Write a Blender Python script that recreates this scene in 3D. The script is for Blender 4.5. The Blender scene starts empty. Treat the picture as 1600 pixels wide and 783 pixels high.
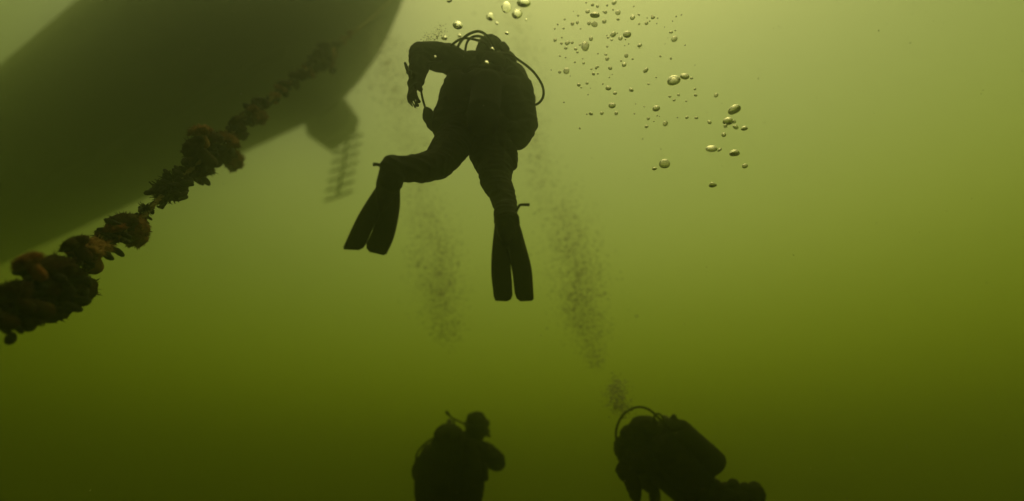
import bpy, bmesh, math, random
from mathutils import Vector, Matrix, noise
D = bpy.data
S = bpy.context.scene
COL = S.collection
random.seed(7)

# ------------------------------------------------------------------ camera
F = 780.0                                   # focal length in pixels of the 1600 px wide photograph
PITCH = math.radians(27)
CR, SR = math.cos(PITCH), math.sin(PITCH)
cd = D.cameras.new('camera')
cam = D.objects.new('camera', cd)
COL.objects.link(cam)
cd.sensor_width = 36
cd.lens = 36 * F / 1600
cd.clip_start = 0.02
cd.clip_end = 2000
cam.rotation_euler = (math.pi / 2 + PITCH, 0, 0)
cd.dof.use_dof = True
cd.dof.focus_distance = 2.8
cd.dof.aperture_fstop = cd.lens / 56.0
S.camera = cam


def ray(px, py):
    x = (px - 800) / F
    u = -(py - 391.5) / F
    return Vector((x, CR - u * SR, SR + u * CR))


def at(px, py, d):
    """world point seen at a photo pixel, d metres in front of the camera"""
    return ray(px, py) * d


RIGHT = Vector((1, 0, 0))
UP = Vector((0, -SR, CR))
VIEW = Vector((0, CR, SR))
CAMB = Matrix((RIGHT, UP, VIEW)).transposed()      # columns: right, up, away

# ------------------------------------------------------------------ sky and sun
sunv = ray(920, -800).normalized()
w = D.worlds.new('World')
S.world = w
w.use_nodes = True
wn, wl = w.node_tree.nodes, w.node_tree.links
sky = wn.new('ShaderNodeTexSky')
sky.sky_type = 'NISHITA'
sky.sun_disc = False
sky.sun_elevation = math.asin(sunv.z)
sky.sun_rotation = math.atan2(sunv.x, sunv.y)
sky.dust_density = 1.6
sky.ozone_density = 0.0
sky.air_density = 0.25
wl.new(sky.outputs[0], wn['Background'].inputs[0])
wn['Background'].inputs[1].default_value = 0.15
sl = D.lights.new('sun', 'SUN')
so = D.objects.new('sun', sl)
COL.objects.link(so)
sl.energy = 0.5
sl.angle = math.radians(120)
sl.color = (1, .95, .87)
so.rotation_euler = (-sunv).to_track_quat('-Z', 'Y').to_euler()

S.view_settings.view_transform = 'Standard'
S.view_settings.look = 'None'
S.view_settings.gamma = 1
S.view_settings.exposure = 0.86
S.cycles.use_denoising = True
S.cycles.volume_bounces = 12
S.cycles.max_bounces = 16
S.cycles.transmission_bounces = 8
S.cycles.transparent_max_bounces = 12
S.cycles.caustics_reflective = False
S.cycles.caustics_refractive = False
SURF = 9.0                                   # water line above the camera


# ------------------------------------------------------------------ helpers
def tag(o, label=None, cat=None, group=None, kind=None):
    if label: o['label'] = label
    if cat: o['category'] = cat
    if group: o['group'] = group
    if kind: o['kind'] = kind
    return o


def empty(name, loc):
    o = D.objects.new(name, None)
    o.location = loc
    o.empty_display_size = .1
    COL.objects.link(o)
    return o


def link(name, me, m, parent=None, smooth=True):
    if m is not None:
        me.materials.clear()
        me.materials.append(m)
    if smooth:
        me.polygons.foreach_set('use_smooth', [True] * len(me.polygons))
    o = D.objects.new(name, me)
    COL.objects.link(o)
    if parent is not None:
        o.parent = parent
        top = parent
        off = Vector((0, 0, 0))
        while top is not None:
            off += Vector(top.location)
            top = top.parent
        o.matrix_parent_inverse = Matrix.Identity(4)
        o.location = -off                      # meshes are written in world coordinates
    return o


def from_bm(bm, name):
    me = D.meshes.new(name)
    bm.to_mesh(me)
    bm.free()
    return me


def material(name, col, rough=.6, spec=.3, var=.35, scale=30, bump=.2, bscale=120, col2=None, metal=0):
    m = D.materials.new(name)
    m.use_nodes = True
    nt = m.node_tree
    n, l = nt.nodes, nt.links
    b = n['Principled BSDF']
    b.inputs['Roughness'].default_value = rough
    b.inputs['Specular IOR Level'].default_value = spec
    b.inputs['Metallic'].default_value = metal
    tc = n.new('ShaderNodeTexCoord')
    no = n.new('ShaderNodeTexNoise')
    no.inputs['Scale'].default_value = scale
    no.inputs['Detail'].default_value = 5
    l.new(tc.outputs['Object'], no.inputs['Vector'])
    r = n.new('ShaderNodeValToRGB')
    c2 = col2 or tuple(c * (1 - var) for c in col)
    r.color_ramp.elements[0].position = .32
    r.color_ramp.elements[1].position = .68
    r.color_ramp.elements[0].color = (*c2, 1)
    r.color_ramp.elements[1].color = (*col, 1)
    l.new(no.outputs['Fac'], r.inputs['Fac'])
    l.new(r.outputs['Color'], b.inputs['Base Color'])
    if bump:
        nb = n.new('ShaderNodeTexNoise')
        nb.inputs['Scale'].default_value = bscale
        nb.inputs['Detail'].default_value = 4
        l.new(tc.outputs['Object'], nb.inputs['Vector'])
        bp = n.new('ShaderNodeBump')
        bp.inputs['Strength'].default_value = bump
        bp.inputs['Distance'].default_value = .01
        l.new(nb.outputs['Fac'], bp.inputs['Height'])
        l.new(bp.outputs['Normal'], b.inputs['Normal'])
    return m


SUIT = material('neoprene suit', (.0065, .0052, .0035), .85, .08)
SUIT2 = material('faded neoprene panel', (.012, .01, .008), .85, .08)
GEAR = material('webbing and nylon gear', (.010, .0085, .006), .85, .08, bscale=400)
RUBBER = material('black rubber', (.010, .0088, .0065), .7, .12)
TANK = material('painted steel cylinder', (.007, .0062, .005), .8, .08, scale=12)
STEEL = material('chromed brass', (.01, .009, .007), .6, .15, metal=.0, bump=0)
GLASSY = material('mask lens', (.02, .02, .02), .08, .5, bump=0)
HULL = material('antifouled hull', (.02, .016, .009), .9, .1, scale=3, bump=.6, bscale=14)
LADDER = material('weathered aluminium', (.02, .018, .012), .85, .08, scale=20)
ROPE = material('old mooring rope', (.24, .18, .08), .95, .05, scale=60, bump=.8, bscale=200)
ANEM = material('orange anemone flesh', (.19, .075, .028), .85, .08, scale=26, col2=(.08, .03, .012), bump=.5, bscale=90)
ANEM2 = material('pale tan anemone flesh', (.27, .15, .065), .85, .08, scale=26, col2=(.12, .055, .018), bump=.5, bscale=90)
ANEM3 = material('brown anemone flesh', (.035, .015, .007), .85, .08, scale=26, col2=(.016, .008, .004), bump=.5, bscale=90)
MUSSEL = material('blue black mussel shell', (.014, .012, .01), .7, .12, scale=40, bump=.3)
WEED = material('dark hydroid tuft', (.016, .012, .007), .95, .1, scale=40)
MUD = material('silty seabed', (.09, .075, .045), .95, .1, scale=2, bump=.5, bscale=20)
SNOW = material('drifting detritus', (.5, .46, .34), .9, .1, bump=0)

AIR = D.materials.new('air in water')
AIR.use_nodes = True
nt = AIR.node_tree
nt.nodes.clear()
gl = nt.nodes.new('ShaderNodeBsdfGlass')
gl.inputs['Roughness'].default_value = 0
gl.inputs['IOR'].default_value = .8
og = nt.nodes.new('ShaderNodeOutputMaterial')
nt.links.new(gl.outputs[0], og.inputs['Surface'])


DIMAIR = AIR.copy()
DIMAIR.name = 'air bubble with dimming tint'
g2 = [n for n in DIMAIR.node_tree.nodes if n.type == 'BSDF_GLASS'][0]
g2.inputs['Color'].default_value = (.63, .63, .62, 1)  # grey tint added to tone down the bright sun and sky seen through the bubbles
g2.inputs['IOR'].default_value = .78
FIZZ = DIMAIR.copy()
FIZZ.name = 'tiny air bubble'
[n for n in FIZZ.node_tree.nodes if n.type == 'BSDF_GLASS'][0].inputs['Color'].default_value = (.55, .55, .53, 1)  # deeper tint, shade put into the colour so small bubbles look dark
FROTH = D.materials.new('froth of fine bubbles')
FROTH.use_nodes = True
nt = FROTH.node_tree
nt.nodes.clear()
gl = nt.nodes.new('ShaderNodeBsdfGlass')
gl.inputs['Color'].default_value = (.5, .48, .43, 1)  # grey tint stands in for the light a dense plume blocks
gl.inputs['Roughness'].default_value = .15
gl.inputs['IOR'].default_value = .75
og = nt.nodes.new('ShaderNodeOutputMaterial')
nt.links.new(gl.outputs[0], og.inputs['Surface'])


def capsule(bm, p0, r0, p1, r1, seg=14, rings=5):
    p0, p1 = Vector(p0), Vector(p1)
    ax = p1 - p0
    L = ax.length
    ax = ax.normalized() if L > 1e-6 else Vector((0, 0, 1))
    q = ax.to_track_quat('Z', 'X').to_matrix()
    prof = []
    for i in range(rings + 1):
        a = math.pi / 2 * i / rings
        prof.append((-r0 * math.cos(a), r0 * math.sin(a)))
    for i in range(rings + 1):
        a = math.pi / 2 * i / rings
        prof.append((L + r1 * math.sin(a), r1 * math.cos(a)))
    ringv = []
    for z, r in prof[1:-1]:
        ringv.append([bm.verts.new(p0 + q @ Vector((r * math.cos(2 * math.pi * k / seg), r * math.sin(2 * math.pi * k / seg), z))) for k in range(seg)])
    b = bm.verts.new(p0 + q @ Vector((0, 0, prof[0][0])))
    t = bm.verts.new(p0 + q @ Vector((0, 0, prof[-1][0])))
    for k in range(seg):
        bm.faces.new((b, ringv[0][(k + 1) % seg], ringv[0][k]))
        bm.faces.new((t, ringv[-1][k], ringv[-1][(k + 1) % seg]))
    for A, B in zip(ringv, ringv[1:]):
        for k in range(seg):
            bm.faces.new((A[k], A[(k + 1) % seg], B[(k + 1) % seg], B[k]))


def ellipsoid(bm, c, r, rot=None, sub=3):
    M = (rot or CAMB).to_4x4()
    bmesh.ops.create_icosphere(bm, subdivisions=sub, radius=1,
                               matrix=Matrix.Translation(c) @ M @ Matrix.Diagonal((r[0], r[1], r[2], 1)))


def chain(bm, pts):
    for a, b in zip(pts, pts[1:]):
        capsule(bm, a[0], a[1], b[0], b[1])


def melt(bm, name, vox=.008, smooth=6, folds=0.0, fscale=9.0, fine=0.0):
    """fuse the shapes into one continuous skin, then add cloth folds"""
    me = from_bm(bm, name)
    o = D.objects.new(name, me)
    COL.objects.link(o)
    r = o.modifiers.new('r', 'REMESH')
    r.mode = 'VOXEL'
    r.voxel_size = vox
    if smooth:
        s = o.modifiers.new('s', 'SMOOTH')
        s.iterations = smooth
        s.factor = .5
    dg = bpy.context.evaluated_depsgraph_get()
    out = D.meshes.new_from_object(o.evaluated_get(dg))
    D.objects.remove(o)
    D.meshes.remove(me)
    if folds or fine:
        ns = [v.normal.copy() for v in out.vertices]
        for v, n in zip(out.vertices, ns):
            p = v.co
            f = noise.noise(Vector((p.x * fscale, p.y * fscale, p.z * fscale * 2.2)))
            f = (1 - abs(f) * 2) * folds
            g = noise.noise(p * 45) * fine
            v.co = p + n * (f + g)
    return out


def spline(pts, n=10):
    P = [Vector(p) for p in pts]
    P = [P[0] * 2 - P[1]] + P + [P[-1] * 2 - P[-2]]
    out = []
    for i in range(1, len(P) - 2):
        for k in range(n):
            t = k / n
            a, b, c, d = P[i - 1:i + 3]
            out.append(.5 * ((2 * b) + (c - a) * t + (2 * a - 5 * b + 4 * c - d) * t * t + (3 * b - a - 3 * c + d) * t ** 3))
    out.append(P[-2])
    return out


def tube(bm, pts, r, seg=8, r1=None):
    rings = []
    n = len(pts)
    prev = None
    for i, p in enumerate(pts):
        t = (pts[min(i + 1, n - 1)] - pts[max(i - 1, 0)]).normalized()
        if prev is None:
            x = t.orthogonal().normalized()
        else:
            x = (prev - t * prev.dot(t)).normalized()
        prev = x
        y = t.cross(x)
        rr = r if r1 is None else r + (r1 - r) * i / (n - 1)
        rings.append([bm.verts.new(p + (x * math.cos(2 * math.pi * k / seg) + y * math.sin(2 * math.pi * k / seg)) * rr) for k in range(seg)])
    for A, B in zip(rings, rings[1:]):
        for k in range(seg):
            bm.faces.new((A[k], A[(k + 1) % seg], B[(k + 1) % seg], B[k]))
    bm.faces.new(rings[0][::-1])
    bm.faces.new(rings[-1])


def hose(name, pts, r, parent, m=RUBBER, n=10):
    bm = bmesh.new()
    tube(bm, spline([at(*p) for p in pts], n), r)
    return link(name, from_bm(bm, name), m, parent)


def lathe(bm, base, axis, prof, seg=24):
    q = axis.normalized().to_track_quat('Z', 'X').to_matrix()
    rings = []
    for z, r in prof:
        rings.append([bm.verts.new(base + q @ Vector((r * math.cos(2 * math.pi * k / seg), r * math.sin(2 * math.pi * k / seg), z))) for k in range(seg)])
    for A, B in zip(rings, rings[1:]):
        for k in range(seg):
            bm.faces.new((A[k], A[(k + 1) % seg], B[(k + 1) % seg], B[k]))
    bm.faces.new(rings[0][::-1])
    bm.faces.new(rings[-1])


def air_tank(parent, bottom, top, r=.088):
    ax = top - bottom
    L = ax.length
    bm = bmesh.new()
    prof = [(0, r * .45), (.012, r * .78), (.04, r * .97), (.07, r)]
    prof += [(L * .3, r), (L * .31, r * 1.03), (L * .345, r * 1.03), (L * .355, r), (L - .11, r)]
    for i in range(1, 7):
        a = math.pi / 2 * i / 7
        prof.append((L - .11 + .085 * math.sin(a), r * math.cos(a) + .004))
    prof.append((L, .02))
    lathe(bm, bottom, ax, prof)
    t = link('air_tank', from_bm(bm, 'air_tank'), TANK, parent)
    u = ax.normalized()
    sx = u.cross(VIEW).normalized()
    bm = bmesh.new()
    capsule(bm, top - u * .01, .019, top + u * .05, .017)
    capsule(bm, top + u * .03 - sx * .06, .02, top + u * .03 + sx * .05, .016)
    capsule(bm, top + u * .035, .03, top + u * .055 + VIEW * .04, .026)
    v = link('tank_valve', melt(bm, 'tank_valve', .005, 3), STEEL, t)
    return t


def strap(name, pts, wdt, thick, parent, m=GEAR):
    """flat webbing along world points, wide across the view"""
    bm = bmesh.new()
    P = spline(pts, 8)
    rings = []
    for i, p in enumerate(P):
        t = (P[min(i + 1, len(P) - 1)] - P[max(i - 1, 0)]).normalized()
        s = t.cross(VIEW).normalized()
        n = s.cross(t)
        rings.append([bm.verts.new(p + s * a * wdt / 2 + n * b * thick / 2) for a, b in ((-1, -1), (1, -1), (1, 1), (-1, 1))])
    for A, B in zip(rings, rings[1:]):
        for k in range(4):
            bm.faces.new((A[k], A[(k + 1) % 4], B[(k + 1) % 4], B[k]))
    bm.faces.new(rings[0][::-1])
    bm.faces.new(rings[-1])
    return link(name, from_bm(bm, name), m, parent, smooth=False)


def prism(bm, outline, thick, nrm):
    """closed outline (world points) given real thickness along nrm"""
    a = [bm.verts.new(p - nrm * thick / 2) for p in outline]
    b = [bm.verts.new(p + nrm * thick / 2) for p in outline]
    n = len(outline)
    fa = bm.faces.new(a)
    fb = bm.faces.new(b[::-1])
    for i in range(n):
        bm.faces.new((a[i], b[i], b[(i + 1) % n], a[(i + 1) % n]))
    bmesh.ops.recalc_face_normals(bm, faces=bm.faces)
    bmesh.ops.triangulate(bm, faces=[fa, fb])


# ------------------------------------------------------------------ water body and seabed
m = D.materials.new('green plankton water')
m.use_nodes = True
nt = m.node_tree
nt.nodes.clear()
out = nt.nodes.new('ShaderNodeOutputMaterial')
SIG_S = (.036, .042, .032)                # scattering per metre
SIG_A = (.0335, .0308, .142)                   # absorption per metre
dens = max(s + a for s, a in zip(SIG_S, SIG_A)) * 1.001
colr = [s / dens for s in SIG_S]
absc = [max(0, 1 - a / (dens * (1 - c))) ** 2 for a, c in zip(SIG_A, colr)]
pv = nt.nodes.new('ShaderNodeVolumePrincipled')
pv.inputs['Density'].default_value = dens
pv.inputs['Color'].default_value = (*colr, 1)
pv.inputs['Absorption Color'].default_value = (*absc, 1)
pv.inputs['Anisotropy'].default_value = .9
nt.links.new(pv.outputs[0], out.inputs['Volume'])
W = 150.0
BOT = -6.0
lo, hi = (-W, -W, BOT - 1), (W, W, SURF + .6)
vs = [(x, y, z) for x in (lo[0], hi[0]) for y in (lo[1], hi[1]) for z in (lo[2], hi[2])]
me = D.meshes.new('haze')
me.from_pydata(vs, [], [(0, 1, 3, 2), (4, 6, 7, 5), (0, 4, 5, 1), (2, 3, 7, 6), (0, 2, 6, 4), (1, 5, 7, 3)])
hz = link('haze', me, m, smooth=False)
tag(hz, 'murky yellow green water filling the whole view', 'water', kind='stuff')

bm = bmesh.new()
bmesh.ops.create_grid(bm, x_segments=120, y_segments=120, size=W * .98)
for v in bm.verts:
    v.co.z = BOT + noise.noise(v.co * .12) * .5 + noise.noise(v.co * .5) * .1
sb = link('seabed', from_bm(bm, 'seabed'), MUD)
tag(sb, kind='structure')

# ------------------------------------------------------------------ boat overhead
AX = Vector((.878, -.478, 0)).normalized()
LT = Vector((.478, .878, 0)).normalized()
C0 = Vector((-6.36, 7.96, 0))


def hp(s, t, z):
    return C0 + AX * s + LT * t + Vector((0, 0, z))


boat = empty('boat', hp(-5, 0, SURF - 1))
tag(boat, 'large dark boat hull floating overhead at the upper left', 'boat')
bm = bmesh.new()
rows = []
NS = 64
BOWS = 5.4
for i in range(NS + 1):
    s = -20 + (BOWS + 20) * (i / NS)
    if s <= 0:
        wdt = 2.15
    else:
        wdt = 2.15 * max(0.012, 1 - (s / BOWS) ** 2)
    rise = 0 if s < 1 else ((s - 1) / (BOWS - 1)) ** 2 * .55
    row = []
    for k in range(17):
        a = -1 + 2 * k / 16
        th = abs(a)
        z = SURF - 1.05 + rise + (0.62 - rise * .6) * th ** 2.2
        zz = z if th < .999 else z
        row.append(bm.verts.new(hp(s, wdt * math.copysign(1 - (1 - th) ** 1.35, a), zz)))
    # topsides and deck edge
    row = [bm.verts.new(hp(s, -wdt * 1.03, SURF + .48))] + row + [bm.verts.new(hp(s, wdt * 1.03, SURF + .48))]
    rows.append(row)
for A, B in zip(rows, rows[1:]):
    n = len(A)
    for k in range(n - 1):
        bm.faces.new((A[k], B[k], B[k + 1], A[k + 1]))
    bm.faces.new((A[n - 1], B[n - 1], B[0], A[0]))
bm.faces.new(rows[0])
bm.faces.new(rows[-1][::-1])
bmesh.ops.recalc_face_normals(bm, faces=bm.faces)
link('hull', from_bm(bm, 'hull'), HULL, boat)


def beam(bm, s0, s1, t0, t1, z0, z1):
    v = [bm.verts.new(hp(s, t, z)) for s in (s0, s1) for t in (t0, t1) for z in (z0, z1)]
    for f in ((0, 1, 3, 2), (4, 6, 7, 5), (0, 4, 5, 1), (2, 3, 7, 6), (0, 2, 6, 4), (1, 5, 7, 3)):
        bm.faces.new([v[i] for i in f])


bm = bmesh.new()
beam(bm, -17, 2.2, -.06, .06, SURF - 1.25, SURF - 1.0)
bmesh.ops.bevel(bm, geom=bm.edges[:], offset=.02, segments=2, affect='EDGES')
link('keel', from_bm(bm, 'keel'), HULL, boat)
# boarding platform hung over the side with its ladder
bm = bmesh.new()
pl = [(.05, 2.2, SURF - .1), (1.4, 1.95, SURF - .1), (1.85, 2.2, SURF - .85), (1.65, 2.35, SURF - 1.08), (.8, 2.45, SURF - 1.28), (.25, 2.3, SURF - .8)]
prism(bm, [hp(*p) for p in pl], .3, LT)
bmesh.ops.bevel(bm, geom=[e for e in bm.edges if e.calc_face_angle(0) > .5], offset=.02, segments=1, affect='EDGES')
link('boarding_platform', from_bm(bm, 'boarding_platform'), HULL, boat)
LS, LTT = 1.45, 2.45
bm = bmesh.new()
tube(bm, [hp(LS, LTT, SURF - .9), hp(LS, LTT, SURF - 1.8), hp(LS - .02, LTT + .02, SURF - 2.85)], .04, 10)
lad = link('boarding_ladder', from_bm(bm, 'boarding_ladder'), LADDER, boat)
for k in range(7):
    z = SURF - 1.2 - k * .265
    bm = bmesh.new()
    tube(bm, [hp(LS - .42, LTT + .01, z - .03), hp(LS, LTT + .055, z), hp(LS + .42, LTT + .01, z - .03)], .036, 8)
    link('rung', from_bm(bm, 'rung'), LADDER, lad)


# ------------------------------------------------------------------ divers
def wrist_hand(bm, wrist, tip_dir, palm_n, size=1.0, spread=1.0, curl=.25):
    """palm, four fingers of different length and a thumb leaving the side of the palm"""
    d = tip_dir.normalized()
    n = (palm_n - d * palm_n.dot(d)).normalized()
    s = d.cross(n).normalized()
    k = size
    pc = wrist + d * .05 * k
    for a in (-.026, -.009, .009, .026):
        capsule(bm, wrist + s * a * .7 * k, .017 * k, wrist + d * .09 * k + s * a * spread * k, .0145 * k)
    for a, ln in ((-.031, .062), (-.0105, .076), (.0105, .082), (.031, .07)):
        b = wrist + d * .09 * k + s * a * spread * k
        mid = b + d * ln * .5 * k + n * curl * .02 * k + s * a * .12 * k
        tip = mid + (d * .8 + n * curl * 1.6).normalized() * ln * .5 * k
        chain(bm, [(b, .0115 * k), (mid, .0098 * k), (tip, .0085 * k)])
    b = wrist + d * .03 * k + s * .03 * k
    mid = b + (d * .6 + s * .75 + n * .25).normalized() * .045 * k
    tip = mid + (d * .9 + s * .3 + n * .35).normalized() * .035 * k
    chain(bm, [(b, .016 * k), (mid, .0135 * k), (tip, .011 * k)])


def mask_on(parent, c, fwd, up, head_r=.1):
    f = fwd.normalized()
    u = (up - f * up.dot(f)).normalized()
    s = f.cross(u)
    R = Matrix((s, u, f)).transposed()
    bm = bmesh.new()
    ellipsoid(bm, c + f * (head_r * .86), (.078, .047, .035), R, 3)
    capsule(bm, c + f * (head_r * .95) - u * .03, .02, c + f * (head_r * 1.08) - u * .045, .017)
    mk = link('diving_mask', melt(bm, 'diving_mask', .006, 3), RUBBER, parent)
    bm = bmesh.new()
    for a in (-1, 1):
        ellipsoid(bm, c + f * (head_r * .86 + .03) + s * a * .034 + u * .006, (.03, .032, .008), R, 2)
    link('lens', from_bm(bm, 'lens'), GLASSY, mk)
    P = []
    for k in range(25):
        a = math.radians(30 + 300 * k / 24)
        P.append(c + f * math.cos(a) * head_r * 1.02 + s * math.sin(a) * head_r * .9 + u * .012)
    bm = bmesh.new()
    tube(bm, P, .009, 6)
    link('mask_strap', from_bm(bm, 'mask_strap'), RUBBER, mk)
    bm = bmesh.new()
    capsule(bm, c + f * head_r * .85 - u * .075, .024, c + f * (head_r + .03) - u * .08, .034)
    ellipsoid(bm, c + f * (head_r + .05) - u * .08, (.042, .036, .03), R, 3)
    capsule(bm, c + f * (head_r + .04) - u * .11 - s * .05, .014, c + f * (head_r + .04) - u * .11 + s * .05, .014)
    link('regulator', melt(bm, 'regulator', .006, 3), RUBBER, parent)
    return mk


# ---- diver swimming up towards the boat
p1 = empty('person', at(750, 215, 2.95))
tag(p1, 'diver in dark suit with split fins kicking upward, seen from behind and below', 'person', 'scuba divers')
bm = bmesh.new()
head = at(766, 83, 3.27)
ellipsoid(bm, head, (.092, .112, .112))
ellipsoid(bm, at(768, 90, 3.30), (.08, .09, .1))
capsule(bm, at(764, 97, 3.25), .07, at(758, 118, 3.2), .085)
chain(bm, [(at(757, 122, 3.2), .14), (at(752, 165, 3.1), .15), (at(748, 194, 3.02), .13)])
ellipsoid(bm, at(757, 132, 3.2), (.215, .12, .13))
ellipsoid(bm, at(745, 197, 3.02), (.19, .085, .13))
capsule(bm, at(738, 97, 3.22), .07, at(790, 97, 3.22), .07)
# shoulders to left arm
chain(bm, [(at(722, 105, 3.2), .095), (at(700, 92, 3.16), .09), (at(676, 88, 3.1), .085), (at(657, 85, 3.06), .07), (at(655, 104, 3.0), .058), (at(651, 124, 2.96), .046), (at(648, 130, 2.95), .04)])
capsule(bm, at(655, 79, 3.06), .05, at(661, 83, 3.05), .06)
wrist_hand(bm, at(647, 129, 2.95), (at(642, 160, 2.9) - at(648, 130, 2.95)), VIEW * .6 + RIGHT * .8, .95, 1.2, .6)
# right arm folded in front of the chest
chain(bm, [(at(800, 122, 3.2), .095), (at(818, 155, 3.22), .075), (at(806, 178, 3.35), .06), (at(770, 150, 3.5), .05), (at(755, 140, 3.52), .042)])
wrist_hand(bm, at(755, 140, 3.52), (at(730, 132, 3.55) - at(755, 140, 3.52)), -VIEW, .95)
# left leg
chain(bm, [(at(722, 205, 2.97), .125), (at(709, 222, 2.88), .11), (at(693, 246, 2.7), .092), (at(684, 256, 2.62), .08)])
chain(bm, [(at(684, 256, 2.62), .08), (at(660, 263, 2.52), .072), (at(632, 264, 2.44), .061), (at(613, 264, 2.4), .056)])
capsule(bm, at(613, 262, 2.4), .058, at(611, 283, 2.38), .054)
# right leg
chain(bm, [(at(773, 212, 2.97), .13), (at(766, 240, 2.9), .12), (at(774, 262, 2.8), .1), (at(774, 284, 2.7), .08)])
chain(bm, [(at(775, 284, 2.7), .078), (at(784, 302, 2.6), .066), (at(790, 322, 2.5), .057), (at(790, 338, 2.43), .054)])
capsule(bm, at(786, 240, 2.86), .085, at(790, 252, 2.84), .07)
body = link('body', melt(bm, 'body', .006, 3, .006, 11, .0012), SUIT, p1)
mask_on(p1, head, VIEW + UP * .25 + RIGHT * .25, UP, .1)

# buoyancy vest with its wing and pockets
bm = bmesh.new()
ellipsoid(bm, at(757, 165, 3.02), (.235, .22, .12))
ellipsoid(bm, at(799, 172, 3.0), (.1, .2, .1))
ellipsoid(bm, at(714, 160, 3.02), (.09, .19, .1))
chain(bm, [(at(801, 118, 3.08), .052), (at(816, 138, 3.04), .062), (at(818, 168, 3.0), .065), (at(822, 196, 2.95), .066), (at(808, 214, 2.93), .07)])
chain(bm, [(at(712, 118, 3.1), .05), (at(706, 145, 3.06), .065), (at(699, 178, 3.0), .078), (at(697, 200, 2.97), .08)])
capsule(bm, at(789, 216, 2.93), .07, at(800, 210, 2.93), .075)
capsule(bm, at(798, 112, 3.12), .03, at(803, 125, 3.08), .05)
link('buoyancy_vest', melt(bm, 'buoyancy_vest', .008, 4, .01, 9, .0015), GEAR, p1)
air_tank(p1, at(752, 205, 2.78), at(764, 112, 2.98), .09)
strap('tank_band', [at(728, 176, 2.88), at(738, 178, 2.79), at(755, 179, 2.745), at(772, 178, 2.79), at(783, 176, 2.88)], .05, .006, p1)
bm = bmesh.new()
P = []
for k in range(33):
    a = 2 * math.pi * k / 32
    P.append(at(746, 212, 3.0) + CAMB @ Vector((.178 * math.cos(a), .012 * math.sin(a * 2), .155 * math.sin(a))))
tube(bm, P, .024, 6)
link('weight_belt', from_bm(bm, 'weight_belt'), GEAR, p1)
bm = bmesh.new()
ellipsoid(bm, at(771, 96, 3.03), (.075, .055, .05))
capsule(bm, at(752, 88, 3.06), .03, at(788, 90, 3.08), .034)
capsule(bm, at(786, 71, 3.2), .022, at(790, 78, 3.16), .026)
link('first_stage', melt(bm, 'first_stage', .006, 3, .004, 20), GEAR, p1)
hose('hose', [(772, 92, 3.04), (762, 70, 3.08), (742, 62, 3.1), (724, 60, 3.1), (710, 67, 3.1), (699, 80, 3.12), (697, 96, 3.25)], .0078, p1)
hose('hose', [(778, 86, 3.04), (766, 62, 3.06), (752, 50, 3.06), (738, 51, 3.07), (724, 60, 3.1), (714, 77, 3.14), (712, 96, 3.24)], .0085, p1)
hose('hose', [(774, 86, 3.05), (762, 64, 3.08), (750, 57, 3.1), (738, 58, 3.12), (730, 66, 3.14), (727, 80, 3.18), (727, 98, 3.26)], .008, p1)
hose('hose', [(778, 92, 3.05), (792, 84, 3.04), (815, 97, 3.0), (834, 113, 2.98), (847, 133, 2.97), (849, 149, 2.97), (843, 160, 2.98), (831, 166, 3.0), (818, 170, 3.0)], .0078, p1)
hose('hose', [(776, 94, 3.05), (791, 92, 3.05), (806, 104, 3.03), (817, 117, 3.02), (823, 133, 3.0), (824, 155, 3.0)], .0075, p1)
hose('hose', [(690, 96, 3.02), (668, 100, 2.98), (660, 117, 2.96), (658, 137, 2.96), (660, 153, 2.96), (665, 170, 2.96)], .0066, p1)
bm = bmesh.new()
capsule(bm, at(667, 173, 2.96), .024, at(672, 196, 2.95), .022)
ellipsoid(bm, at(669, 181, 2.95), (.036, .05, .018))
ellipsoid(bm, at(676, 198, 2.95), (.024, .03, .016))
link('gauge_console', melt(bm, 'gauge_console', .006, 3), RUBBER, p1)
bm = bmesh.new()
capsule(bm, at(644, 119, 2.95), .012, at(638, 113, 2.95), .014)
capsule(bm, at(638, 113, 2.95), .012, at(633, 99, 2.95), .009)
ellipsoid(bm, at(642, 117, 2.94), (.016, .03, .028))
link('wrist_computer', melt(bm, 'wrist_computer', .005, 2), RUBBER, p1)


def split_fin(parent, outline, dtop, dbot, ytop, ybot, pocket, rails, tab, tabroot, boot):
    def dep(y):
        return dtop + (dbot - dtop) * (y - ytop) / (ybot - ytop)
    W3 = [at(x, y, dep(y)) for x, y in outline]
    ctr = sum(W3, Vector()) / len(W3)
    a = W3[len(W3) // 2] - W3[0]
    nrm = -VIEW
    bm = bmesh.new()
    prism(bm, W3, .011, nrm)
    for rl in rails:
        tube(bm, spline([at(x, y, dep(y) - .004) for x, y in rl], 6), .0095, 8, .006)
    fn = link('fin', from_bm(bm, 'fin'), RUBBER, parent, smooth=False)
    bm = bmesh.new()
    chain(bm, pocket)
    link('foot_pocket', melt(bm, 'foot_pocket', .006, 3, .002, 18), RUBBER, fn)
    bm = bmesh.new()
    tube(bm, spline([at(*p) for p in boot], 6), .011, 8)
    tube(bm, spline([at(*p) for p in tab], 6), .0055, 6, .009)
    link('heel_strap', from_bm(bm, 'heel_strap'), RUBBER, fn)
    return fn


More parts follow.
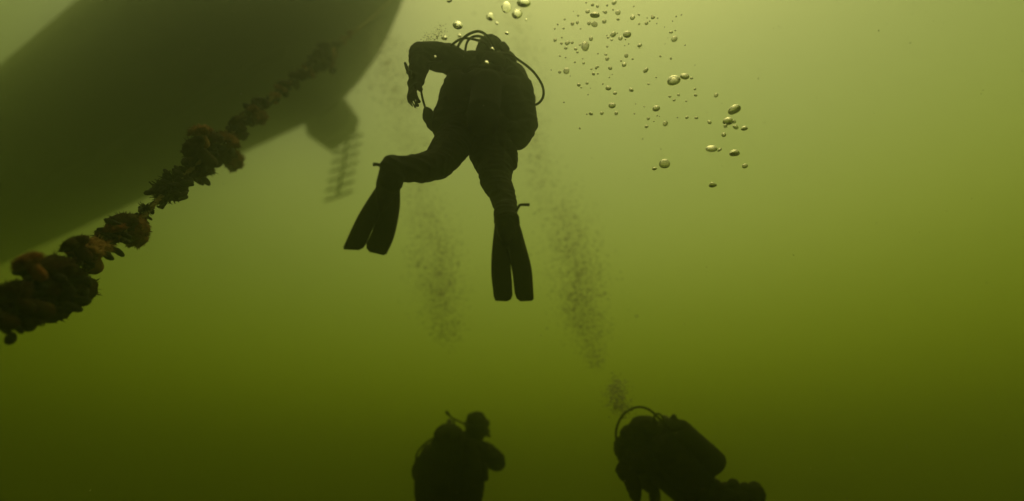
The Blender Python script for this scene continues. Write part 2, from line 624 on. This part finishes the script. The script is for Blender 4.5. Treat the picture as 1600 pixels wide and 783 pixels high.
# right fin of the first diver
split_fin(p1, [(774, 338), (772, 360), (769, 395), (768, 425), (771, 462), (774, 470), (792, 471), (798, 468), (801, 461), (800, 440), (798, 412),
               (801, 430), (804, 458), (807, 466), (813, 471), (831, 470), (834, 467), (833, 450), (829, 420), (823, 390), (815, 360), (808, 340)],
          2.44, 2.36, 340, 470,
          [(at(790, 327, 2.46), .05), (at(790, 345, 2.43), .056), (at(791, 366, 2.41), .04), (at(791, 380, 2.4), .022)],
          [[(776, 350), (771, 395), (770, 430), (774, 466)], [(808, 350), (822, 395), (829, 425), (832, 466)], [(791, 375), (795, 395), (798, 411)]],
          [(807, 330, 2.42), (812, 321, 2.41), (818, 320, 2.4), (827, 320, 2.39)], None,
          [(775, 348, 2.42), (777, 338, 2.40), (792, 332, 2.365), (806, 336, 2.40), (809, 350, 2.42)])
# left fin
split_fin(p1, [(589, 292), (577, 310), (562, 335), (548, 362), (537, 386), (538, 390), (560, 391), (568, 387), (573, 378), (581, 360), (587, 347),
               (581, 364), (573, 380), (573, 388), (578, 394), (600, 399), (605, 394), (612, 372), (619, 345), (624, 318), (625, 296), (622, 284)],
          2.42, 2.34, 280, 398,
          [(at(609, 272, 2.42), .052), (at(606, 290, 2.4), .056), (at(601, 311, 2.39), .04), (at(597, 324, 2.38), .022)],
          [[(590, 294), (566, 331), (550, 362), (539, 387)], [(622, 290), (622, 325), (614, 368), (602, 397)], [(597, 320), (592, 334), (587, 347)]],
          [(599, 265, 2.4), (595, 260, 2.39), (590, 257, 2.38), (583, 257, 2.37)], None,
          [(591, 292, 2.41), (596, 276, 2.38), (610, 268, 2.345), (624, 278, 2.38), (624, 292, 2.41)])

# ---- diver low in the middle, turned to the right
p2 = empty('person', at(705, 790, 4.4))
tag(p2, 'diver at the bottom centre with bare round hood and mask turned to the right', 'person', 'scuba divers')
bm = bmesh.new()
h2 = at(744, 664, 4.45)
FW2 = RIGHT * .55 + VIEW * .8 - UP * .12
ellipsoid(bm, h2, (.1, .118, .1))
ellipsoid(bm, at(748, 672, 4.44), (.075, .085, .08))
capsule(bm, at(739, 680, 4.45), .075, at(728, 702, 4.45), .1)
chain(bm, [(at(722, 705, 4.45), .17), (at(712, 745, 4.42), .19), (at(705, 790, 4.4), .18), (at(700, 830, 4.4), .18)])
ellipsoid(bm, at(722, 708, 4.45), (.2, .1, .15))
# right arm, elbow out, hand brought up to the chest
chain(bm, [(at(742, 704, 4.4), .095), (at(760, 707, 4.36), .08), (at(776, 719, 4.35), .07), (at(777, 723, 4.35), .068), (at(766, 722, 4.5), .055), (at(752, 712, 4.62), .045)])
wrist_hand(bm, at(752, 712, 4.62), (at(742, 700, 4.68) - at(752, 712, 4.62)), UP, 1.0)
# left arm hanging out behind, elbow at the left edge of the body
chain(bm, [(at(680, 705, 4.45), .09), (at(663, 722, 4.4), .075), (at(655, 737, 4.36), .065), (at(668, 765, 4.5), .055), (at(690, 775, 4.6), .05)])
wrist_hand(bm, at(690, 775, 4.6), RIGHT + VIEW * .4, UP, 1.0)
# thighs
chain(bm, [(at(690, 815, 4.4), .13), (at(680, 870, 4.5), .1), (at(672, 930, 4.4), .07), (at(668, 985, 4.3), .055)])
chain(bm, [(at(722, 815, 4.4), .13), (at(725, 870, 4.55), .1), (at(722, 930, 4.5), .07), (at(716, 985, 4.4), .055)])
link('body', melt(bm, 'body', .009, 4, .008, 10, .0015), SUIT, p2)
mask_on(p2, h2, FW2, UP, .105)
bm = bmesh.new()
chain(bm, [(at(700, 700, 4.32), .13), (at(690, 735, 4.3), .17), (at(688, 775, 4.3), .17)])
chain(bm, [(at(676, 712, 4.35), .1), (at(668, 745, 4.33), .11), (at(668, 775, 4.32), .1)])
chain(bm, [(at(735, 700, 4.33), .07), (at(742, 735, 4.28), .09), (at(735, 775, 4.28), .1)])
link('buoyancy_vest', melt(bm, 'buoyancy_vest', .01, 4, .012, 9, .002), GEAR, p2)
air_tank(p2, at(680, 800, 4.08), at(700, 672, 4.3), .092)
bm = bmesh.new()
ellipsoid(bm, at(701, 679, 4.26), (.125, .085, .09))
capsule(bm, at(686, 690, 4.3), .06, at(716, 688, 4.32), .05)
link('first_stage', melt(bm, 'first_stage', .008, 3, .006, 18), GEAR, p2)
hose('hose', [(705, 672, 4.3), (690, 679, 4.28), (670, 689, 4.27), (656, 702, 4.27), (650, 716, 4.28), (656, 735, 4.26)], .0085, p2)
hose('hose', [(698, 644, 4.3), (705, 652, 4.3), (714, 657, 4.32), (727, 663, 4.36)], .008, p2)
hose('hose', [(709, 655, 4.3), (710, 664, 4.3), (711, 676, 4.3)], .0085, p2)
bm = bmesh.new()
capsule(bm, at(698, 644, 4.3), .014, at(702, 649, 4.3), .011)
link('inflator_nozzle', from_bm(bm, 'inflator_nozzle'), RUBBER, p2)
hose('hose', [(748, 705, 4.3), (752, 720, 4.22), (750, 735, 4.2), (752, 748, 4.2)], .009, p2)
bm = bmesh.new()
capsule(bm, at(758, 728, 4.2), .026, at(758, 746, 4.2), .03)
ellipsoid(bm, at(757, 747, 4.19), (.038, .03, .022))
link('gauge_console', melt(bm, 'gauge_console', .007, 3), RUBBER, p2)
strap('vest_strap', [at(745, 695, 4.26), at(752, 705, 4.22), at(756, 730, 4.19)], .03, .008, p2)

# ---- diver low right, leaning forward to the left with the tank riding high
p3 = empty('person', at(1100, 790, 4.0))
tag(p3, 'diver leaning forward at lower right with rounded air tank high on the back', 'person', 'scuba divers')
bm = bmesh.new()
h3 = at(991, 687, 4.0)
FW3 = -RIGHT * .8 - UP * .45 + VIEW * .1
ellipsoid(bm, h3, (.12, .125, .11))
ellipsoid(bm, at(978, 700, 4.0), (.095, .1, .09))
ellipsoid(bm, at(1008, 672, 4.0), (.14, .11, .11))
capsule(bm, at(1006, 692, 4.0), .1, at(1026, 705, 4.02), .14)
chain(bm, [(at(1030, 712, 4.02), .19), (at(1062, 740, 4.0), .19), (at(1095, 772, 3.98), .17), (at(1112, 788, 3.96), .15)])
# left arm (near side) hanging down, hand forward
chain(bm, [(at(1012, 716, 3.9), .095), (at(986, 726, 3.86), .078), (at(976, 736, 3.84), .066), (at(988, 751, 3.82), .06), (at(993, 772, 3.8), .046)])
wrist_hand(bm, at(994, 774, 3.8), -UP + RIGHT * .1, RIGHT, 1.0)
# far arm
chain(bm, [(at(1020, 730, 4.15), .09), (at(1012, 752, 4.15), .07), (at(1022, 768, 4.15), .045), (at(1023, 780, 4.15), .042)])
wrist_hand(bm, at(1023, 780, 4.15), -UP, RIGHT, 1.0)
# legs trailing to the right, baggy suit folds
chain(bm, [(at(1108, 785, 3.95), .13), (at(1135, 776, 3.92), .105), (at(1160, 783, 3.9), .1), (at(1178, 790, 3.88), .085)])
chain(bm, [(at(1112, 792, 4.08), .12), (at(1150, 792, 4.1), .1), (at(1180, 800, 4.1), .08)])
chain(bm, [(at(1178, 790, 3.88), .085), (at(1200, 830, 3.9), .07), (at(1215, 880, 3.92), .055)])
chain(bm, [(at(1180, 800, 4.1), .08), (at(1210, 845, 4.1), .065), (at(1228, 890, 4.1), .055)])
for x, y, r in ((1122, 760, .04), (1134, 761, .03), (1146, 760, .045), (1157, 765, .03), (1164, 763, .035), (1179, 772, .075)):
    ellipsoid(bm, at(x, y, 3.9), (r, r * 1.2, r))
link('body', melt(bm, 'body', .009, 3, .008, 12, .002), SUIT, p3)
mask_on(p3, h3, FW3, UP, .115)
bm = bmesh.new()
chain(bm, [(at(1046, 682, 3.95), .12), (at(1072, 700, 3.93), .14), (at(1096, 728, 3.93), .115)])
chain(bm, [(at(1040, 700, 3.9), .13), (at(1062, 728, 3.88), .15), (at(1090, 752, 3.88), .12)])
capsule(bm, at(1010, 672, 3.96), .07, at(1034, 676, 3.96), .08)
link('buoyancy_vest', melt(bm, 'buoyancy_vest', .01, 4, .01, 9, .002), GEAR, p3)
air_tank(p3, at(1126, 732, 3.84), at(1050, 664, 3.9), .098)
bm = bmesh.new()
capsule(bm, at(1050, 665, 3.88), .05, at(1066, 668, 3.88), .06)
ellipsoid(bm, at(1056, 656, 3.88), (.02, .02, .02))
capsule(bm, at(1056, 655, 3.88), .012, at(1056, 668, 3.88), .02)
link('first_stage', melt(bm, 'first_stage', .008, 2), GEAR, p3)
hose('hose', [(1046, 676, 3.86), (1038, 664, 3.85), (1028, 652, 3.84), (1014, 640, 3.83), (998, 636, 3.82), (981, 642, 3.82), (969, 655, 3.83), (963, 672, 3.85), (964, 690, 3.9), (972, 704, 3.95)], .0095, p3)
hose('hose', [(1040, 674, 3.9), (1038, 660, 3.9), (1032, 648, 3.9), (1024, 648, 3.9), (1022, 660, 3.92), (1026, 676, 3.95)], .008, p3)
strap('chest_strap', [at(985, 705, 3.86), at(978, 718, 3.85), at(985, 735, 3.84)], .04, .01, p3)

# ------------------------------------------------------------------ overgrown mooring line
LA = at(-70, 553, 1.9)
LB = at(640, -25, 7.5)


def on_line(px):
    """point of the line that the photo shows at column px"""
    a, b = 0.0, 1.0
    for _ in range(40):
        c = (a + b) / 2
        p = LA.lerp(LB, c)
        d = p.dot(VIEW)
        x = 800 + p.x / d * F
        if x < px: a = c
        else: b = c
    p = LA.lerp(LB, a)
    return p, p.dot(VIEW)


line = empty('mooring_line', LA)
tag(line, 'rope overgrown with orange anemones and mussels, slanting from lower left up to the boat', 'mooring line')
PATH = [(-30, 506), (20, 478), (140, 394), (210, 352), (262, 297), (330, 238), (372, 198), (405, 170), (455, 128), (500, 92), (535, 64)]
bm = bmesh.new()
CTR = spline([at(x, y, on_line(x)[1]) for x, y in [(-70, 535)] + PATH + [(575, 33), (640, -25)]], 60)
strands = 3
for k in range(strands):
    P = []
    run = 0.0
    for i, c in enumerate(CTR):
        tg = (CTR[min(i + 1, len(CTR) - 1)] - CTR[max(i - 1, 0)]).normalized()
        lx = tg.cross(Vector((0, 0, 1))).normalized()
        ly = tg.cross(lx)
        if i:
            run += (c - CTR[i - 1]).length
        a = run * 62 + 2 * math.pi * k / strands
        P.append(c + (lx * math.cos(a) + ly * math.sin(a)) * .0065)
    tube(bm, P, .007, 6)
link('rope', from_bm(bm, 'rope'), ROPE, line)


def anemone_mesh(seed, fluffy=True):
    """column rising along +Z with a lobed, fringed crown; about 0.1 m wide"""
    rnd = random.Random(seed)
    bm = bmesh.new()
    capsule(bm, (0, 0, 0), .026, (.004, .003, .05), .022, 12, 3)
    lob = rnd.randint(5, 7)
    bmc = bmesh.new()
    bmesh.ops.create_icosphere(bmc, subdivisions=4, radius=1)
    ph = rnd.random() * 6
    for v in bmc.verts:
        c = v.co.copy()
        a = math.atan2(c.y, c.x)
        rr = .05 * (1 + .13 * math.cos(lob * a + ph) * (1 - abs(c.z)) + .16 * noise.noise(c * 2.3 + Vector((seed, 0, 0))) + .07 * noise.noise(c * 9 + Vector((0, seed, 0))))
        v.co = Vector((c.x * rr, c.y * rr, .068 + c.z * rr * (.62 if c.z > 0 else .5)))
    tmp = from_bm(bmc, 't')
    bm.from_mesh(tmp)
    D.meshes.remove(tmp)
    for k in range(260 if fluffy else 90):
        a = rnd.random() * 2 * math.pi
        z = rnd.uniform(-.35, 1)
        q = math.sqrt(max(0, 1 - z * z))
        d = Vector((q * math.cos(a), q * math.sin(a), z * .7)).normalized()
        rr = .05 * (1 + .13 * math.cos(lob * a + ph) * (1 - abs(z)))
        b = Vector((q * math.cos(a) * rr, q * math.sin(a) * rr, .068 + z * rr * (.62 if z > 0 else .5))) * .97
        ln = rnd.uniform(.008, .021)
        s = d.orthogonal().normalized() * .0022
        t = d.cross(s)
        tip = b + d * ln + Vector((rnd.uniform(-1, 1), rnd.uniform(-1, 1), rnd.uniform(-1, 1))) * .003
        v = [bm.verts.new(b + s), bm.verts.new(b - s * .5 + t * .87), bm.verts.new(b - s * .5 - t * .87), bm.verts.new(tip)]
        bm.faces.new((v[0], v[1], v[3]))
        bm.faces.new((v[1], v[2], v[3]))
        bm.faces.new((v[2], v[0], v[3]))
    return from_bm(bm, 'anemone')


def clump_mesh(seed):
    """cluster of mussel shells lying every way, about 0.1 m wide"""
    rnd = random.Random(seed)
    bm = bmesh.new()
    for k in range(16):
        c = Vector((rnd.gauss(0, .024), rnd.gauss(0, .024), rnd.gauss(0, .02)))
        R = Matrix.Rotation(rnd.random() * 6.28, 3, 'Z') @ Matrix.Rotation(rnd.random() * 3.14, 3, 'X')
        ellipsoid(bm, c, (.026, .013, .010), R, 2)
    for v in bm.verts:
        v.co += noise.noise_vector(v.co * 30) * .003
    return from_bm(bm, 'mussel_clump')


def tuft_mesh(seed):
    rnd = random.Random(seed)
    bm = bmesh.new()
    for k in range(70):
        d = Vector((rnd.gauss(0, 1), rnd.gauss(0, 1), rnd.gauss(0, 1))).normalized()
        ln = rnd.uniform(.03, .07)
        p = Vector((0, 0, 0))
        P = [p]
        for j in range(4):
            d = (d + Vector((rnd.gauss(0, .3), rnd.gauss(0, .3), rnd.gauss(0, .3)))).normalized()
            p = p + d * ln / 4
            P.append(p)
        tube(bm, P, .0055, 4, .0015)
    return from_bm(bm, 'hydroid_tuft')


AM = {(i, c): None for i in range(5) for c in range(3)}
for i in range(5):
    for c, mm in enumerate((ANEM, ANEM2, ANEM3)):
        me = anemone_mesh(11 + i, c != 2)
        me.materials.append(mm)
        me.polygons.foreach_set('use_smooth', [True] * len(me.polygons))
        AM[(i, c)] = me
CM = []
for i in range(4):
    me = clump_mesh(40 + i)
    me.materials.append(MUSSEL)
    me.polygons.foreach_set('use_smooth', [True] * len(me.polygons))
    CM.append(me)
TM = []
for i in range(3):
    me = tuft_mesh(60 + i)
    me.materials.append(WEED)
    TM.append(me)


def grow(name, me, px, py, size_px, direction, flat=1.0, dd=0.0):
    """piece of growth sitting on the line near the photo pixel, with its real size at that distance"""
    q, d = on_line(px + (py - (480 - (px - 20) * .81)) * .45)
    d = max(1.2, d + dd)
    c = at(px, py, d)
    k = (size_px / F * d) / .105
    o = D.objects.new(name, me)
    COL.objects.link(o)
    o.parent = line
    q = direction.normalized().to_track_quat('Z', 'X')
    q = q @ Matrix.Rotation(random.random() * 6.28, 3, 'Z').to_quaternion()
    o.rotation_mode = 'QUATERNION'
    o.rotation_quaternion = q
    o.scale = (k, k, k * flat)
    o.location = c - LA - (direction.normalized() * .06 * k if name == 'anemone' else Vector())
    return o


def cdir(x, y, z=-.3):
    return RIGHT * x + UP * y + VIEW * z


# (px, py, size, colour, direction)  colour: 0 orange, 1 tan, 2 dark brown
ANS = [(46, 412, 40, 0, cdir(-.5, .9)), (140, 391, 54, 1, cdir(.2, .9, -.5)), (118, 382, 40, 2, cdir(-.4, .8)), (208, 357, 40, 0, cdir(.8, .3)),
       (196, 350, 40, 2, cdir(.1, 1)), (213, 371, 32, 0, cdir(.9, -.4)), (124, 452, 44, 2, cdir(.9, -.2)), (72, 488, 54, 2, cdir(.3, -.9)), (30, 470, 60, 2, cdir(-.6, .4)),
       (20, 464, 44, 2, cdir(-.6, .7)), (88, 425, 52, 2, cdir(.2, .6)), (70, 450, 52, 2, cdir(0, .2)), (108, 440, 44, 2, cdir(.5, .5)), (95, 470, 46, 2, cdir(.5, -.6)),
       (0, 488, 44, 2, cdir(0, -.6)), (-20, 492, 50, 2, cdir(-.4, .3)), (40, 492, 44, 2, cdir(.1, -.9)), (112, 462, 30, 2, cdir(.8, -.5)),
       (313, 207, 32, 1, cdir(-.2, 1)), (330, 222, 34, 2, cdir(.2, .8)), (352, 226, 34, 0, cdir(.7, .8)), (362, 250, 32, 0, cdir(.9, -.3)), (344, 240, 40, 2, cdir(.3, .2)), (310, 235, 40, 2, cdir(-.4, .5)),
       (318, 255, 38, 2, cdir(0, -.3)), (305, 268, 34, 2, cdir(.2, -.8)), (168, 372, 34, 2, cdir(.4, .7)), (180, 358, 28, 0, cdir(0, .9)), (370, 190, 24, 2, cdir(-.5, .7)), (376, 206, 22, 2, cdir(.2, -.8)),
       (408, 165, 26, 2, cdir(.3, .8)), (402, 180, 26, 0, cdir(.4, -.4)), (385, 182, 22, 2, cdir(-.2, .4)), (395, 172, 22, 0, cdir(-.3, .8)), (430, 150, 16, 1, cdir(.1, .6)), (445, 134, 22, 2, cdir(0, 1)),
       (438, 140, 18, 0, cdir(.4, .7)), (462, 122, 20, 2, cdir(0, .8)), (472, 116, 18, 2, cdir(.4, -.4)), (482, 108, 18, 0, cdir(-.4, .7)), (492, 98, 20, 2, cdir(0, .8)), (500, 88, 22, 2, cdir(-.5, .8)), (508, 74, 22, 2, cdir(0, .9)),
       (518, 84, 18, 1, cdir(.7, -.2)), (504, 104, 18, 2, cdir(.3, -.8)), (514, 96, 16, 0, cdir(.6, -.5)), (525, 70, 14, 2, cdir(.2, .7)), (538, 60, 12, 1, cdir(0, .8)), (546, 52, 10, 0, cdir(0, .8)), (520, 110, 12, 2, cdir(.6, -.8))]
for i, (x, y, s, c, d) in enumerate(ANS):
    grow('anemone', AM[(i % 5, c)], x, y, s, d, random.uniform(.9, 1.25), random.uniform(-.03, .03))
for i, (x, y, s) in enumerate([(60, 470, 70), (90, 455, 70), (30, 488, 66), (5, 498, 46), (75, 435, 60), (110, 430, 50), (155, 385, 44), (180, 365, 44), (318, 240, 52), (335, 235, 46), (308, 262, 40),
                               (262, 296, 46), (272, 285, 40), (285, 277, 34), (298, 270, 30), (255, 305, 34), (400, 172, 30), (372, 198, 24), (455, 128, 20), (480, 112, 20), (498, 94, 24), (506, 84, 22), (225, 326, 22), (420, 158, 16)]):
    grow('mussel_clump', CM[i % 4], x, y, s, cdir(random.uniform(-1, 1), random.uniform(-1, 1)), 1, random.uniform(-.02, .05))
rr = random.Random(3)
CRUST = []
for (x0, y0), (x1, y1) in zip(PATH, PATH[1:]):
    n = max(2, int(math.dist((x0, y0), (x1, y1)) / 11))
    for k in range(n):
        t = (k + rr.random() * .6) / n
        x, y = x0 + (x1 - x0) * t, y0 + (y1 - y0) * t
        if 226 < x < 236 or 417 < x < 424:
            continue
        CRUST.append((x + rr.gauss(0, 2), y + rr.gauss(0, 3), (27 - x * .028) * rr.uniform(.55, 1.1)))
for i, (x, y, s) in enumerate(CRUST):
    grow('mussel_clump', CM[i % 4], x, y, s, cdir(rr.uniform(-1, 1), rr.uniform(-1, 1)), 1, rr.uniform(-.05, 0))
for i, (x, y, s) in enumerate([(262, 298, 46), (270, 286, 36), (252, 308, 30), (228, 326, 22), (510, 92, 20)]):
    grow('hydroid_tuft', TM[i % 3], x, y, s, cdir(random.uniform(-1, 1), random.uniform(-1, 1)), 1, random.uniform(-.02, .03))


# ------------------------------------------------------------------ bubbles
def bubble_mesh(seed, dent, mat):
    rnd = random.Random(seed)
    bm = bmesh.new()
    bmesh.ops.create_icosphere(bm, subdivisions=4, radius=.5)
    off = Vector((seed * 3.1, 0, 0))
    for v in bm.verts:
        c = v.co
        f = 1 + .9 * dent * noise.noise(c * 1.6 + off)
        z = c.z * f
        if z < 0:
            z *= 1 - dent * 2.6          # flattened underside of a rising cap bubble
        v.co = Vector((c.x * f, c.y * f, z))
    me = from_bm(bm, 'bubble')
    me.materials.append(mat)
    me.polygons.foreach_set('use_smooth', [True] * len(me.polygons))
    return me


BM = [bubble_mesh(1 + i, (.05, .12, .2, .28)[i % 4], DIMAIR) for i in range(8)]
BS = [bubble_mesh(1 + i, (.05, .12, .2, .28)[i % 4], FIZZ) for i in range(8)]
BD = [bubble_mesh(1 + i, (.05, .12, .2, .28)[i % 4], AIR) for i in range(8)]
BUBS = []
A = [(365, 28, 20), (430, 50, 35), (480, 65, 30), (578, 55, 22), (650, 28, 50), (850, 65, 18), (380, 118, 45), (455, 160, 95), (560, 125, 40), (640, 100, 20), (690, 128, 50), (900, 150, 35), (838, 180, 50), (1045, 180, 40),
     (282, 160, 25), (145, 198, 22), (225, 243, 40), (275, 232, 32), (395, 238, 40), (450, 248, 60), (550, 220, 40), (690, 198, 30), (980, 238, 40), (905, 245, 22), (135, 290, 22), (75, 250, 20), (640, 355, 60), (785, 355, 75),
     (715, 390, 45), (590, 383, 28), (625, 408, 25), (765, 403, 18), (1230, 330, 38), (1265, 400, 60), (415, 395, 45), (50, 410, 38), (112, 443, 30), (172, 440, 45), (222, 435, 32), (158, 492, 34), (300, 458, 25), (355, 470, 90),
     (258, 502, 32), (275, 533, 24), (97, 572, 22), (910, 465, 45), (580, 475, 22), (565, 558, 28), (580, 600, 42), (775, 570, 40), (838, 603, 24), (720, 622, 20), (752, 662, 52), (1120, 575, 25), (1228, 598, 26), (340, 645, 28),
     (250, 635, 22), (330, 598, 18), (485, 548, 18), (470, 690, 34), (418, 705, 22), (610, 697, 38), (440, 755, 32), (483, 752, 20), (95, 735, 32), (165, 722, 58), (975, 718, 55)]
BUBS += [(860 + x / 6.525, y / 6.525, s / 6.525, 'r') for x, y, s in A]
A = [(290, 215, 36), (375, 197, 30), (590, 248, 55), (660, 300, 40), (825, 270, 48), (1000, 205, 28), (628, 425, 65), (410, 508, 48), (525, 503, 40), (672, 505, 38), (1080, 455, 75), (998, 557, 32), (980, 640, 36), (1172, 608, 52),
     (1262, 370, 28), (1215, 332, 24), (300, 657, 24), (535, 205, 20)]
BUBS += [(860 + x / 6.525, 100 + y / 6.525, s / 6.525, 'r') for x, y, s in A]
A = [(208, 105, 85), (272, 80, 55), (315, 88, 18), (336, 154, 15), (340, 192, 20), (236, 190, 17), (183, 200, 15), (466, 192, 26), (282, 228, 12), (580, 282, 72), (538, 355, 60), (576, 353, 22), (524, 380, 22), (583, 388, 34),
     (638, 398, 38), (513, 434, 28), (437, 520, 64), (488, 527, 28), (577, 550, 56), (642, 625, 32), (150, 610, 62), (90, 642, 28), (445, 742, 40), (425, 357, 26), (288, 328, 20), (345, 330, 22)]
BUBS += [(1000 + x / 3.915, 100 + y / 3.915, s / 3.915, 'r') for x, y, s in A]
A = [(612, 8, 40), (675, 198, 70), (575, 298, 40), (690, 280, 30), (930, 132, 55), (982, 183, 25), (1060, 260, 32), (1212, 155, 18), (1055, 55, 75), (1140, 110, 80), (1195, 25, 100), (500, 445, 20), (945, 385, 32), (902, 493, 36)]
BUBS += [(580 + x / 5, y / 5, s / 5, 'd') for x, y, s in A]
# a thin scatter of the finest ones between them
rr = random.Random(5)
for k in range(46):
    t = rr.random()
    BUBS.append((875 + t * 190 + rr.gauss(0, 22), 8 + rr.random() ** 1.3 * 170 + t * 20, rr.uniform(1.6, 3.2), 'r'))
OWN = {0: 'x'}
names = {
    (892, 25): 'dark rimmed bubble near the top edge, biggest of the dense cluster at upper right',
    (914, 72): 'dark cup shaped bubble at the left of the dense cluster at upper right',
    (1053, 127): 'largest tilted elongated bubble alone at the right of the cluster',
    (1069, 120): 'bubble touching the upper right end of the largest tilted bubble',
    (1148, 172): 'flat wide bubble, uppermost of the small group at far right',
    (1137, 191): 'flat bubble with smaller ones clinging to it at far right',
    (1112, 233): 'large oval bubble, left one of the pair low on the right',
    (1147, 240): 'large oval bubble, right one of the pair low on the right',
    (1038, 256): 'round clear bubble, largest of the lowest left pair below the cluster',
    (1023, 264): 'small bubble just left of the round clear bubble below the cluster',
    (1114, 290): 'lowest bubble of all on the right',
    (1164, 260): 'small round bubble at lower far right, rightmost of the lower ones',
    (715, 40): 'bright bubble above the raised arm of the upper diver',
    (766, 26): 'bright round bubble above the head of the upper diver',
    (791, 11): 'dark folded bubble at top edge above the diver',
    (808, 22): 'slanted oblong bubble below the ones at the top edge above the diver',
    (819, 5): 'large clear bubble cut by the top edge above the diver',
    (702, 2): 'small bubble at the top edge above the raised arm',
    (769, 77): 'bright bead in front of the upper diver hood',
    (760, 99): 'bright bead in front of the upper diver neck',
    (680, 89): 'tiny bead in front of the upper diver raised arm',
}
rr = random.Random(9)
for i, (x, y, s, k) in enumerate(BUBS):
    if k == 'r':
        d = 2.45 + .35 * rr.random() + (.25 if s < 4 else 0)
    else:
        d = 2.3 + .3 * rr.random()
    MS = (BM if s > 6.5 else BS) if k == 'r' else BD
    o = D.objects.new('bubble', MS[i % 8] if s > 7 else MS[(0, 1, 4, 5)[i % 4]])
    COL.objects.link(o)
    o.location = at(x, y, d)
    k2 = s / F * d * 1.05
    fl = rr.uniform(.55, .95) if s > 5 else rr.uniform(.7, 1)
    o.scale = (k2, k2 * rr.uniform(.85, 1.1), k2 * fl)
    o.rotation_euler = (rr.gauss(0, .3), rr.gauss(0, .35), rr.random() * 6.28)
    lab = None
    for (a, b), t in names.items():
        if abs(a - x) < 2.6 and abs(b - y) < 2.6 and s > 3.5:
            lab = t
    if lab:
        tag(o, lab, 'bubble', 'bubbles above the divers')
        names = {kk: vv for kk, vv in names.items() if vv != lab}
    elif k == 'd':
        tag(o, 'tiny bubble beside the hood and raised arm of the upper diver', 'bubble', 'bubbles round the upper diver')
    else:
        if y < 48 and x < 1000:
            t, gname = 'tiny bubble in the dense patch along the top edge right of the upper diver', 'bubbles along the top edge'
        elif x < 955:
            t, gname = 'tiny bubble in the loose patch just right of the looping hose of the upper diver', 'bubbles beside the looping hose'
        elif x > 1085:
            t, gname = 'tiny bubble hanging about the flat wide bubbles at far right', 'bubbles at far right'
        elif y > 140:
            t, gname = 'tiny bubble in the sparse lower fringe of the cluster at upper right', 'bubbles below the cluster'
        else:
            t, gname = 'tiny bubble in the sparse right half of the cluster at upper right', 'bubbles right of the cluster'
        tag(o, t, 'bubble', gname)


def plume(name, path, n, seed, label):
    """cloud of fine bubbles along a rising path: (px, py, depth, half width px, weight, size px)"""
    rnd = random.Random(seed)
    wts = [p[4] for p in path]
    ico = bmesh.new()
    bmesh.ops.create_icosphere(ico, subdivisions=1, radius=.5)
    bv = [v.co.copy() for v in ico.verts]
    bf = [[v.index for v in f.verts] for f in ico.faces]
    ico.free()
    V, Fc = [], []
    segs = list(zip(path, path[1:]))
    sw = [(a[4] + b[4]) * math.dist(a[:2], b[:2]) for a, b in segs]
    for k in range(n):
        a, b = rnd.choices(segs, sw)[0]
        t = rnd.random()
        x, y, d, hw, _, sz = [a[i] + (b[i] - a[i]) * t for i in range(6)]
        x += rnd.gauss(0, .6) * hw
        y += rnd.gauss(0, .5) * hw
        if noise.noise(Vector((x * .035, y * .022, seed + 9))) < rnd.uniform(-1.3, .1):
            continue
        c = at(x, y, d + rnd.gauss(0, .5) * hw / F * d)
        s = sz * .5 * math.exp(rnd.gauss(0, .38)) / F * d
        q = rnd.uniform(.6, 1)
        base = len(V)
        V.extend([(c.x + v.x * s, c.y + v.y * s, c.z + v.z * s * q) for v in bv])
        Fc.extend([[base + i for i in f] for f in bf])
    me = D.meshes.new(name)
    me.from_pydata(V, [], Fc)
    o = link(name, me, FROTH)
    return tag(o, label, 'bubble plume', kind='stuff')


plume('bubble_plume', [(700, 530, 4.95, 18, .15, 2.6), (690, 480, 5.05, 32, .9, 2.7), (684, 420, 5.2, 36, 1.1, 2.7), (676, 360, 5.4, 34, .7, 2.5), (662, 305, 5.6, 28, .3, 2.3), (645, 240, 5.9, 32, .3, 2.4), (615, 125, 6.5, 34, .55, 2.8), (600, 60, 6.9, 36, .3, 2.8)],
      7200, 3, 'thin smoky column of fine bubbles rising from the bottom centre diver')
plume('bubble_plume', [(935, 572, 4.6, 10, .2, 2.6), (918, 520, 4.7, 28, .7, 2.8), (905, 460, 4.85, 36, 1.1, 2.9), (900, 400, 5.0, 42, .9, 2.8), (885, 345, 5.2, 40, .7, 2.6), (850, 285, 5.5, 28, .4, 2.4), (833, 220, 5.8, 26, .35, 2.4), (815, 110, 6.4, 34, .3, 2.6), (790, 10, 7.0, 44, .3, 2.8)],
      8600, 4, 'smoky column of fine bubbles right of the upper diver fin')
plume('bubble_plume', [(972, 642, 3.95, 14, .6, 3.2), (962, 618, 4.0, 18, .9, 3.4), (966, 598, 4.05, 13, .7, 3.0)],
      1100, 6, 'small puff of bubbles above the hose of the lower right diver')
plume('bubble_plume', [(668, 62, 3.2, 10, .6, 2.4), (684, 52, 3.2, 13, .9, 2.6), (692, 40, 3.2, 9, .5, 2.2)],
      170, 8, 'faint puff of fine bubbles above the raised arm')

# ------------------------------------------------------------------ suspended specks
rr = random.Random(21)
V, Fc = [], []
for k in range(2200):
    d = rr.uniform(.9, 5.0)
    c = at(rr.uniform(-250, 1850), rr.uniform(-200, 980), d)
    s = d * rr.uniform(.0007, .002)
    b = len(V)
    o3 = [Vector((rr.gauss(0, 1), rr.gauss(0, 1), rr.gauss(0, 1))).normalized() * s for _ in range(4)]
    V.extend([c + q for q in o3])
    Fc.extend([(b, b + 1, b + 2), (b, b + 2, b + 3), (b, b + 3, b + 1), (b + 1, b + 3, b + 2)])
me = D.meshes.new('suspended_specks')
me.from_pydata(V, [], Fc)
tag(link('suspended_specks', me, SNOW, smooth=False), 'fine pale specks drifting through the green water', 'particles', kind='stuff')
